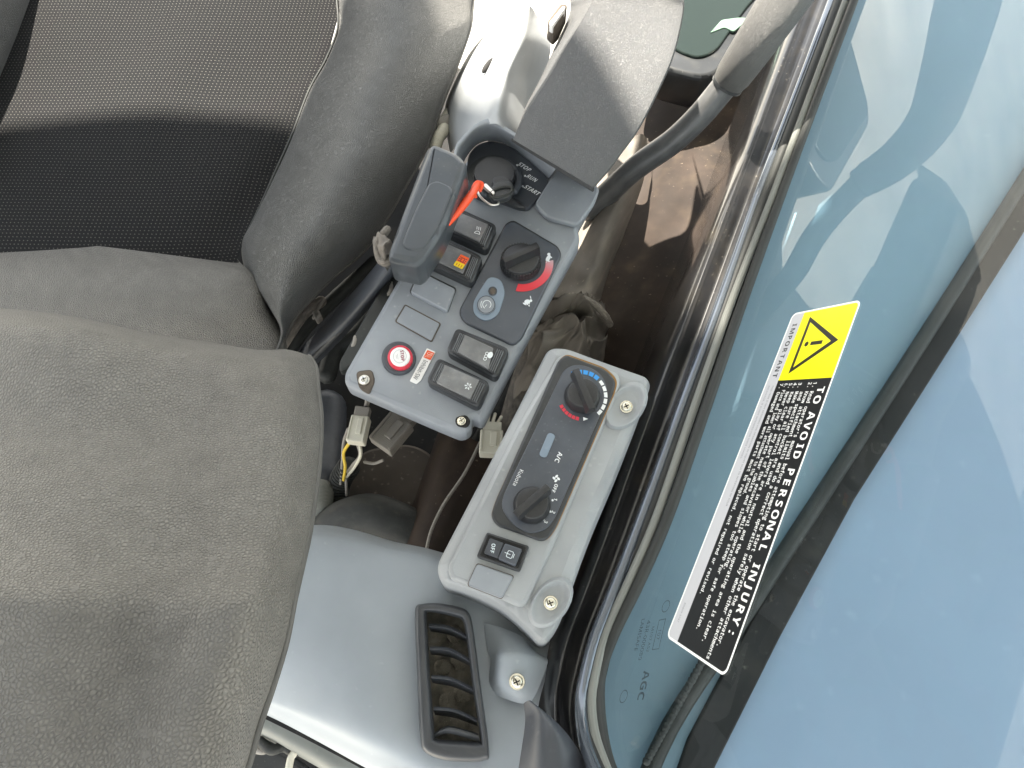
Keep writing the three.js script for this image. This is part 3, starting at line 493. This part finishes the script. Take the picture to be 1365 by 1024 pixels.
/* ------------------------------------------------------------------ grab lever top right, display behind it */
{
  const g = thing('grab_lever', 'black bent bar with a large grained grey grip at top right', 'lever', 880, 190, .5);
  tube('bar', M.barPaint, g, [[786, 280, .49], [810, 258, .51], [850, 222, .545], [900, 186, .575], [935, 152, .60], [965, 116, .625], [985, 92, .64]], .0125, 60, 18);
  const c0 = P(970, 112, .628), c1 = P(1004, 62, .665), c2 = P(1040, 8, .69), c3 = P(1078, -50, .70), c4 = P(1160, -190, .71);
  const v = [c0, c1, c2, c3, c4].map(p => loc(g, p)), cu = new THREE.CatmullRomCurve3(v), tg = new THREE.TubeGeometry(cu, 30, 1, 28, false), q = tg.attributes.position, n = tg.attributes.normal;
  for (let i = 0; i < q.count; i++) { const ring = Math.floor(i / 29), t = ring / 30, r = (.0165 + .0125 * Math.min(1, t * 1.4)) * (ring === 0 ? .88 : 1); const c = cu.getPointAt(t); q.setXYZ(i, c.x + n.getX(i) * r, c.y + n.getY(i) * r, c.z + n.getZ(i) * r); }
  const uv = tg.attributes.uv; for (let i = 0; i < uv.count; i++) uv.setXY(i, uv.getX(i) * .25, uv.getY(i) * .18); tg.computeVertexNormals(); mesh('grip', tg, M.gripGrain, g);
  const dc = cu.getTangentAt(0), dm = mesh('grip_end', new THREE.CylinderGeometry(.0155, .0155, .003, 28), M.black, g); dm.position.copy(v[0]); dm.quaternion.setFromUnitVectors(V(0, 1, 0), dc);
  const d = thing('display_unit', 'black framed glass display with rounded corner beside the armrest', 'display', 950, 40, .45);
  slab('housing', M.black, d, [[872, -60], [1080, -60], [1010, 20], [958, 98], [935, 104], [880, 90], [850, 70]], .52, .05, { r: .02, bevel: .006, holes: [] });
  slab('screen', M.screen, d, [[888, -60], [1060, -60], [995, 10], [955, 68], [930, 78], [895, 64], [880, 40]], .523, .006, { r: .02, bevel: .002 });
  slab('green_reflection', M.reflectionGreen, d, [[946, 44], [962, 26], [985, 23], [1000, 24], [978, 42], [966, 36]], .5242, .003, { r: .004, bevel: .0008 });  // green wedge standing in for a reflection in the screen glass
}

/* ------------------------------------------------------------------ crumpled rubber boot */
{
  const b = thing('rubber_boot', 'crumpled dusty grey rubber boot between the console and black channel', 'boot', 780, 380, .42);
  loft('sleeve', M.boot, b, [[[805, 190, .46], [835, 185, .49], [853, 178, .49], [864, 184, .45]], [[790, 250, .46], [815, 250, .50], [838, 246, .50], [858, 240, .45]], [[765, 320, .46], [790, 330, .505], [812, 320, .505], [832, 312, .45]], [[735, 380, .46], [768, 380, .51], [795, 372, .505], [812, 362, .45]], [[715, 420, .46], [745, 412, .515], [780, 406, .51], [800, 400, .45]]], 40, 24, (u, v) => .006 * noise.noise(u * 4, v * 7, 12));
  loft('folds', M.boot, b, [[[700, 402, .46], [740, 396, .52], [770, 392, .525], [795, 404, .50], [806, 408, .44]], [[704, 420, .46], [744, 408, .53], [772, 402, .535], [800, 418, .51], [812, 428, .44]], [[700, 440, .45], [730, 430, .50], [764, 424, .49], [792, 430, .515], [812, 436, .44]], [[696, 462, .45], [730, 436, .53], [768, 426, .525], [790, 446, .525], [808, 460, .44]], [[690, 500, .45], [722, 462, .525], [760, 448, .515], [780, 468, .51], [806, 500, .44]], [[672, 540, .42], [705, 510, .50], [740, 490, .49], [772, 510, .48], [800, 530, .42]]], 100, 100, (u, v) => { const q = u * 3.2 + .6 * noise.noise(u * 3, v * 3, 7), w = v * 3.6 + .6 * noise.noise(u * 3, v * 3, 17), a = noise.noise(q, w, 21.3), c = noise.noise(q * 2.1, w * 2.1, 3.3); return .05 * (.28 - Math.abs(a)) + .018 * (.25 - Math.abs(c)) - .006; });
  tube('fold', M.boot, b, [[752, 398, .530], [772, 397, .533], [792, 406, .528], [806, 420, .52], [813, 432, .505]], .0035, 40, 10);
  const hz = thing('grey_hoses', 'dusty grey hoses hanging under the right edge of the console', 'hose', 690, 510, .4);
  tube('hose', M.boot, hz, [[716, 440, .47], [706, 480, .46], [690, 530, .44], [676, 580, .42]], .012, 30, 12); tube('hose', M.rubber, hz, [[700, 480, .44], [680, 520, .43], [650, 575, .41], [630, 610, .40]], .011, 30, 12); tube('hose', M.boot, hz, [[716, 470, .44], [712, 510, .44], [698, 550, .43]], .008, 30, 12);
}

/* ------------------------------------------------------------------ climate panel */
const HA = .615;
{
  const a = thing('climate_panel', 'light grey climate panel with two black knobs and dark control face', 'control panel', 720, 650, .5);
  const out = [[731, 459], [755, 459], [812, 480], [864, 498], [870, 508], [852, 560], [821, 640], [786, 720], [745, 836], [724, 862], [700, 836], [665, 806], [620, 786], [586, 776], [580, 752], [680, 560]];
  slab('panel_body', M.greyLight, a, out, HA, .05, { bevel: .010, seg: 6, r: [.012, .01, .03, .008, .006, .02, .05, .05, .02, .012, .03, .03, .03, .014, .014, .05] });
  slab('panel_shoulder', M.greyLight, a, [[748, 467], [826, 497], [828, 512], [742, 718], [700, 812], [672, 800], [600, 772], [596, 756], [690, 566]], HA + .0045, .008, { bevel: .004, seg: 4, r: .01 });
  const HF = HA + .0045;
  const rim = [[744, 480], [754, 472], [807, 491], [822, 507], [818, 524], [740, 706], [726, 723], [662, 700], [654, 688], [660, 668]];
  slab('joint_grime', M.rustGap, a, rim.map(([x, y]) => [741 + (x - 741) * 1.012 + 1, 598 + (y - 598) * 1.004]), HF + .0006, .003, { r: .008, bevel: .0004 });
  slab('face_frame', M.black, a, rim, HF + .0026, .004, { r: .009, bevel: .0018 });
  const face = slab('control_face', M.face, a, [[752, 492], [768, 485], [790, 490], [806, 504], [810, 522], [804, 544], [739, 692], [728, 706], [706, 712], [682, 699], [668, 676], [671, 660]], HF + .0040, .003, { r: .008, bevel: .0006 });
  const HP = HF + .0045;
  slab('ac_button', M.pale, face, [[731, 576], [741, 580], [728, 611], [718, 607]], HP + .0004, .001, { r: .0045, bevel: .0003 });
  const rd = [-.42, .908];                                             // reading direction on this panel
  printAt('temperature_scale', face, 776, 527, [1, 0], HP, 84, 84, (x, w, h) => {
    const K = w / 84, seg = (a0, a1, n, col, ww) => { x.strokeStyle = col; x.lineWidth = ww * K; for (let k = 0; k < n; k++) { const s0 = a0 + (a1 - a0) * k / n, s1 = a0 + (a1 - a0) * (k + .8) / n; x.beginPath(); x.arc(w / 2, h / 2, 31.5 * K, s0, s1); x.stroke(); } };
    seg(-1.98, -.72, 5, '#3d9be6', 6); seg(-.66, .95, 6, '#f0f3f4', 4.6); seg(1.75, 2.75, 6, '#d23a4c', 4.6);
    x.fillStyle = '#f0f3f4'; x.beginPath(); x.moveTo(w * .5, h * .84); x.lineTo(w * .58, h * .87); x.lineTo(w * .5, h * .9); x.fill();
  }, 8);
  const txt = (t, px, py, wpx, hpx, bold = 'bold') => printAt('face_text', face, px, py, rd, HP, wpx, hpx, (x, w, h) => { x.fillStyle = '#eef2f4'; x.font = `${bold} ${h * .95}px sans-serif`; x.fillText(t, w / 2, h * .55, w); }, 16);
  txt('A/C', 745, 610, 19, 9); txt('OFF', 740, 651, 15, 7); txt('1', 741, 666, 6, 7); txt('2', 738, 683, 6, 7); txt('3', 728, 696, 6, 7); txt('Kubota', 691, 637, 25, 8, '');
  for (const [x, y] of [[731.6, 653.6], [736.6, 667], [733.5, 682], [724.5, 692.5]]) printAt('face_mark', face, x, y, [1, 0], HP, 4, 4, (q, w, h) => { q.fillStyle = '#eef2f4'; q.beginPath(); q.arc(w / 2, h / 2, w * .38, 0, 7); q.fill(); });
  printAt('fan_symbol', face, 741.5, 638, rd, HP, 11, 11, (x, w, h) => { x.fillStyle = '#eef2f4'; x.translate(w / 2, h / 2); for (let k = 0; k < 4; k++) { x.rotate(Math.PI / 2); x.beginPath(); x.ellipse(w * .08, h * .26, w * .14, h * .22, .4, 0, 7); x.fill(); } });
  dial(a, 776, 529, HP, 24, [762, 504], [784, 558], .015); dial(a, 709, 674, HP, 25, [728, 655], [685, 692], .015);
  // wiper switch and blank
  const wc = [[649, 709], [706, 728], [693, 762], [635, 742]];
  const ws = slab('wiper_switch', M.black, a, wc, HF + .004, .007, { r: .0018, bevel: .0012 });
  slab('recess', M.pit, ws, subquad(wc, .06, .94, .08, .92), HF + .0046, .003, { r: .001, bevel: .0003 });
  slab('off_key', M.charcoal, ws, [[653, 717], [672, 724], [664, 744], [645, 737]], HF + .0075, .005, { r: .0012, bevel: .0008 }); slab('wiper_key', M.face, ws, [[673, 724], [696, 732], [687, 754], [664, 744.5]], HF + .0095, .006, { r: .0012, bevel: .0008 });
  printAt('off_text', ws, 657, 731, [-.2, .98], HF + .008, 14, 8, (x, w, h) => { x.fillStyle = '#dfeaee'; x.font = `bold ${h * .9}px sans-serif`; x.fillText('OFF', w / 2, h / 2, w); }, 14);
  printAt('wiper_icon', ws, 679, 739, [.38, -.92], HF + .01, 15, 15, (x, w, h) => { x.strokeStyle = '#dfeaee'; x.lineWidth = 9; x.beginPath(); x.roundRect(w * .2, h * .3, w * .6, h * .5, 14); x.stroke(); x.beginPath(); x.moveTo(w * .5, h * .05); x.lineTo(w * .5, h * .6); x.moveTo(w * .3, h * .92); x.lineTo(w * .7, h * .92); x.stroke(); });
  const bc = [[636, 751], [685, 768], [669, 798], [623, 780]];
  slab('cover_joint', M.brown, a, subquad(bc, -.012, 1.012, -.02, 1.02), HF + .0006, .003, { r: .002, bevel: .0003 }); slab('blank_cover', M.grey, a, bc, HF + .0028, .005, { r: .0025, bevel: .0009 });
  // dished pockets with fixing screws
  for (const [px, py, rx, ry, mat] of [[834, 541, 24, 28, M.zinc], [734, 803, 24, 30, M.zinc]]) {
    const ringPts = (k, h) => circlePx(px, py, rx * k, 17, ry * k).map(([x, y]) => [x + (y - py) * -.35, y, h]);
    const rings = [ringPts(1.15, HA - .0005), ringPts(1.05, HA + .003), ringPts(.95, HA + .004), ringPts(.7, HA + .0012), ringPts(.4, HA + .0008), ringPts(.02, HA + .0008)].map(r => [...r, r[0]]);
    loft('screw_pocket', M.greyLight, a, rings, 24, 48);
    screw(a, px + (px > 800 ? 1 : 0), py + 1, HA + .004, .0042, mat, .15);
  }
}

/* ------------------------------------------------------------------ rear cover with air vent */
{
  const r = thing('rear_cover', 'pale blue grey rear cover with black air vent', 'cover', 540, 880, .45);
  const rows = [
    [[340, 704, .50], [425, 700, .50], [470, 706, .50], [525, 722, .50], [580, 734, .50], [650, 760, .50], [740, 830, .50]],
    [[340, 712, .545], [418, 708, .545], [470, 714, .545], [525, 729, .545], [580, 741, .545], [650, 775, .545], [735, 850, .545]],
    [[340, 726, .565], [414, 722, .566], [465, 728, .566], [520, 740, .566], [585, 756, .566], [645, 792, .565], [730, 872, .562]],
    [[330, 780, .570], [405, 780, .572], [458, 785, .574], [515, 795, .575], [585, 812, .573], [640, 840, .571], [728, 900, .566]],
    [[320, 860, .562], [385, 865, .572], [445, 872, .581], [505, 880, .582], [580, 890, .576], [650, 915, .573], [718, 940, .568]],
    [[320, 915, .545], [370, 928, .562], [430, 950, .577], [500, 975, .587], [575, 990, .579], [640, 1000, .575], [712, 1000, .570]],
    [[325, 932, .535], [362, 942, .552], [425, 970, .562], [495, 1006, .572], [570, 1035, .575], [635, 1045, .573], [708, 1050, .57]],
    [[322, 942, .51], [356, 952, .53], [418, 984, .535], [488, 1022, .545], [560, 1058, .55], [630, 1080, .55], [705, 1090, .55]],
    [[322, 942, .46], [356, 954, .47], [418, 985, .47], [488, 1024, .48], [560, 1060, .48], [630, 1084, .48], [705, 1094, .48]]];
  cutHole(loft('cover_shell', M.greyCover, r, rows, 140, 160), [[563, 809], [623, 823], [646, 997], [573, 993]].map(([x, y]) => P(x, y, .583)));
  // vent
  const vO = [[557, 806], [580, 804], [606, 808], [624, 816], [631, 840], [641, 915], [652, 1000], [645, 1014], [620, 1016], [590, 1013], [566, 1002], [560, 980], [556, 900], [553, 820]], vI = [[570, 816], [582, 817], [605, 822], [616, 827], [621, 845], [630, 915], [640, 980], [638, 989], [620, 988], [598, 987], [582, 985], [579, 975], [573, 900], [569, 826]];
  const vr = (k, h) => vO.map((o, i) => [o[0] + (vI[i][0] - o[0]) * k, o[1] + (vI[i][1] - o[1]) * k, h]), cl = a => [...a, a[0]];
  const v = loft('vent_frame', M.ventBlack, r, [vr(0, .572), vr(0, .589), vr(.08, .594), vr(.25, .5965), vr(.75, .596), vr(.93, .592), vr(1, .587), vr(1.02, .562)].map(cl), 36, 120);
  slab('vent_floor', M.dirt, v, [[560, 806], [626, 820], [649, 1000], [570, 996]], .556, .002, { r: .002, bevel: .0004 });
  const fins = [[[577, 833], [598, 837], [620, 848]], [[578, 864], [600, 867], [622, 879]], [[580, 902], [602, 906], [628, 918]], [[583, 944], [606, 948], [630, 958]]];
  for (const f of fins.map(q => [[q[0][0] - 5, q[0][1] + 1], q[1], [q[2][0] + 6, q[2][1] + 3]])) loft('louvre', M.charcoal, v, [f.map(([x, y]) => [x, y - 3, .586]), f.map(([x, y]) => [x, y, .5875]), f.map(([x, y]) => [x, y + 3, .586]), f.map(([x, y], i) => [x + 2, y + 8 + (i === 1 ? 2 : 0), .566])], 12, 20);
  loft('flap', M.black, v, [[[578, 985, .59], [598, 978, .593], [640, 990, .591]], [[579, 978, .592], [600, 970, .595], [638, 980, .593]], [[580, 976, .585], [600, 968, .585], [638, 978, .585]]], 8, 20);
  for (const [x, y] of [[606, 845], [612, 880], [615, 925], [619, 968], [590, 890], [596, 935]]) { const d = mesh('vent_dirt', new THREE.IcosahedronGeometry(.006, 2), M.dirt, v); const p = d.geometry.attributes.position; for (let i = 0; i < p.count; i++) { const k = 1 + .5 * noise.noise(p.getX(i) * 300, p.getY(i) * 300, x); p.setXYZ(i, p.getX(i) * k, p.getY(i) * k * .5, p.getZ(i) * k); } d.geometry.computeVertexNormals(); d.position.copy(L(v, x, y, .561)); }
  // fixing boss
  loft('fixing_boss', M.greyCover, r, [[[645, 830, .572], [672, 838, .577], [700, 852, .577], [722, 880, .57]], [[650, 866, .573], [674, 862, .59], [700, 866, .59], [729, 878, .577]], [[654, 880, .573], [670, 876, .597], [700, 879, .597], [729, 888, .582]], [[652, 908, .573], [666, 912, .593], [692, 922, .593], [716, 922, .582]], [[660, 926, .572], [674, 932, .578], [694, 938, .578], [707, 937, .572]]], 30, 30);
  screw(r, 689, 909, .600, .0046, M.zinc, .1);
  // lower rails
  const b = thing('rear_rail', 'painted rail below the rear cover at bottom left', 'rail', 420, 1000, .42);
  loft('rail', M.seal, b, [[[335, 950, .50], [352, 958, .505], [420, 992, .505], [500, 1035, .505], [560, 1070, .505]], [[333, 964, .50], [348, 973, .502], [412, 1008, .502], [480, 1048, .502], [540, 1085, .5]], [[331, 970, .47], [345, 980, .47], [408, 1014, .47], [476, 1054, .47], [535, 1090, .47]]], 14, 30);
  const k = thing('latch_mechanism', 'black latch pieces with pale pin under the rear rail', 'latch', 370, 1010, .4);
  slab('plate', M.black, k, [[330, 976], [372, 996], [430, 1040], [300, 1060]], .455, .012, { r: .004 }); tube('pin', M.cream, k, [[384, 1030, .48], [388, 1010, .48], [392, 1004, .48]], .003, 12, 8); tube('lever', M.rubber, k, [[346, 988, .48], [362, 1000, .485], [378, 996, .48], [392, 1004, .475]], .004, 24, 8); tube('spring', M.conn, k, [[338, 1000, .475], [350, 1002, .478], [356, 1000, .474]], .0025, 16, 8);
}
{ // grey trim flap over the sill end
  const f = thing('trim_flap', 'dark grey trim flap folded over the lower end of the sill', 'trim', 740, 980, .5);
  loft('flap', M.charcoal, f, [[[698, 938, .628], [702, 935, .632], [707, 934, .634], [712, 938, .632]], [[700, 962, .625], [713, 950, .638], [728, 953, .642], [745, 966, .63]], [[695, 1000, .625], [715, 985, .645], [745, 985, .648], [770, 998, .632]], [[688, 1045, .625], [715, 1045, .648], [755, 1045, .65], [800, 1052, .632]]], 24, 24);
}

/* ------------------------------------------------------------------ connectors, hoses and panels in the gap */
function connector(name, label, px, py, h, len, wid, hgt, ang, mat, matTop) {
  const g = thing(name, label, 'connector', px, py, h); g.rotation.y = ang; g.updateMatrixWorld(true);
  mesh('body', new RoundedBoxGeometry(wid, hgt, len, 2, .0012), mat, g);
  const p = mesh('plug', new RoundedBoxGeometry(wid * .82, hgt * .8, len * .5, 2, .001), matTop, g); p.position.set(0, 0, -len * .62);
  const l = mesh('latch', new RoundedBoxGeometry(wid * .3, hgt * .25, len * .6, 2, .0008), mat, g); l.position.set(wid * .1, hgt * .55, -len * .08);
  for (const s of [-1, 1]) { const r = mesh('rib', new RoundedBoxGeometry(wid * .1, hgt * .2, len * .9, 1, .0005), mat, g); r.position.set(s * wid * .42, hgt * .5, 0); }
  return g;
}
{
  connector('white_connector', 'white wire connector hanging left under the front console edge', 478, 574, .50, .026, .017, .012, -.12, M.cream, M.conn);
  connector('grey_connector', 'grey double wire connector right of the white one', 522, 578, .48, .034, .026, .016, -.62, M.conn, M.conn);
  connector('cream_connector', 'cream wire connector behind the left edge of the climate panel', 655, 592, .53, .022, .02, .014, -.05, M.cream, M.cream);
  const w = thing('connector_wires', 'thin grey and yellow wires running from the white connector', 'wires', 470, 620, .42);
  for (const [c, pts] of [[M.conn, [[476, 590, .49], [480, 606, .48], [470, 620, .46], [462, 634, .44], [462, 660, .42]]], [M.cream, [[479, 590, .49], [481, 604, .485], [473, 622, .46], [462, 636, .44]]], [M.yellow, [[466, 590, .49], [458, 604, .475], [460, 622, .46], [458, 640, .44]]], [M.conn, [[464, 572, .49], [458, 590, .47], [456, 620, .45], [454, 645, .43]]], [M.conn, [[510, 614, .47], [498, 618, .46], [486, 616, .46]]], [M.conn, [[486, 556, .49], [490, 540, .50], [493, 528, .52]]], [M.conn, [[482, 556, .49], [487, 542, .50], [490, 528, .52]]], [M.cream, [[651, 576, .53], [650, 566, .53], [652, 552, .52]]], [M.cream, [[659, 576, .53], [657, 566, .53], [660, 552, .52]]], [M.cream, [[666, 578, .53], [663, 568, .53], [668, 556, .52]]]]) tube('wire', c, w, pts, .0016, 24, 6);
  const hs = thing('corrugated_hose', 'dark corrugated conduit below the wire connectors', 'hose', 450, 650, .38);
  { const cu = [P(465, 622, .44), P(454, 640, .42), P(448, 670, .40), P(440, 705, .39), P(425, 740, .38)]; const g = [tubeGeo(hs, cu, .010, 30, 12)]; const c2 = new THREE.CatmullRomCurve3(cu.map(p => loc(hs, p))); for (let i = 0; i < 24; i++) { const p = c2.getPointAt(i / 24), t = c2.getTangentAt(i / 24), o = new THREE.TorusGeometry(.0102, .0016, 6, 14); o.applyQuaternion(new THREE.Quaternion().setFromUnitVectors(V(0, 0, 1), t)); g.push(o.translate(p.x, p.y, p.z)); } mesh('conduit', mergeGeometries(g), M.rubber, hs); }
  const cy = thing('grey_cylinder', 'grey cylinder end beside the seat backrest', 'cylinder', 430, 660, .4); tube('cylinder', M.charcoal, cy, [[436, 545, .37], [434, 590, .38], [430, 640, .40]], .022, 24, 16); tube('end_cap', M.seal, cy, [[428, 656, .42], [426, 672, .42]], .013, 10, 16);
  const bp = thing('cover_plate', 'dull beige plate deep in the gap under the connectors', 'plate', 520, 640, .38); slab('sheet', M.brown, bp, [[455, 640], [480, 600], [550, 590], [585, 612], [560, 665], [530, 695], [455, 670]], .39, .01, { r: .02, bevel: .003 });
  const bl = thing('black_beam', 'dusty black beam running under the climate panel', 'beam', 600, 650, .38); loft('beam', M.dustyBlack, bl, [[[590, 560, .38], [596, 566, .45], [640, 590, .47], [690, 600, .46]], [[568, 620, .38], [576, 628, .45], [620, 645, .47], [660, 660, .46]], [[548, 680, .38], [556, 690, .45], [590, 712, .47], [630, 720, .46]], [[530, 740, .38], [536, 750, .45], [560, 775, .47], [600, 790, .46]]], 24, 16, (u, v) => .002 * noise.noise(u * 6, v * 6, 2)); tube('edge_wire', M.conn, bl, [[640, 590, .48], [620, 630, .48], [590, 675, .478], [574, 710, .476], [568, 735, .474]], .0016, 30, 6);
  const bh = thing('black_hose', 'thick black hose curving behind the rear cover', 'hose', 510, 690, .38); tube('hose', M.rubber, bh, [[430, 725, .40], [452, 700, .42], [490, 688, .43], [530, 700, .43], [580, 730, .42], [620, 760, .41]], .022, 40, 16);
}

renderer.render(scene, camera);
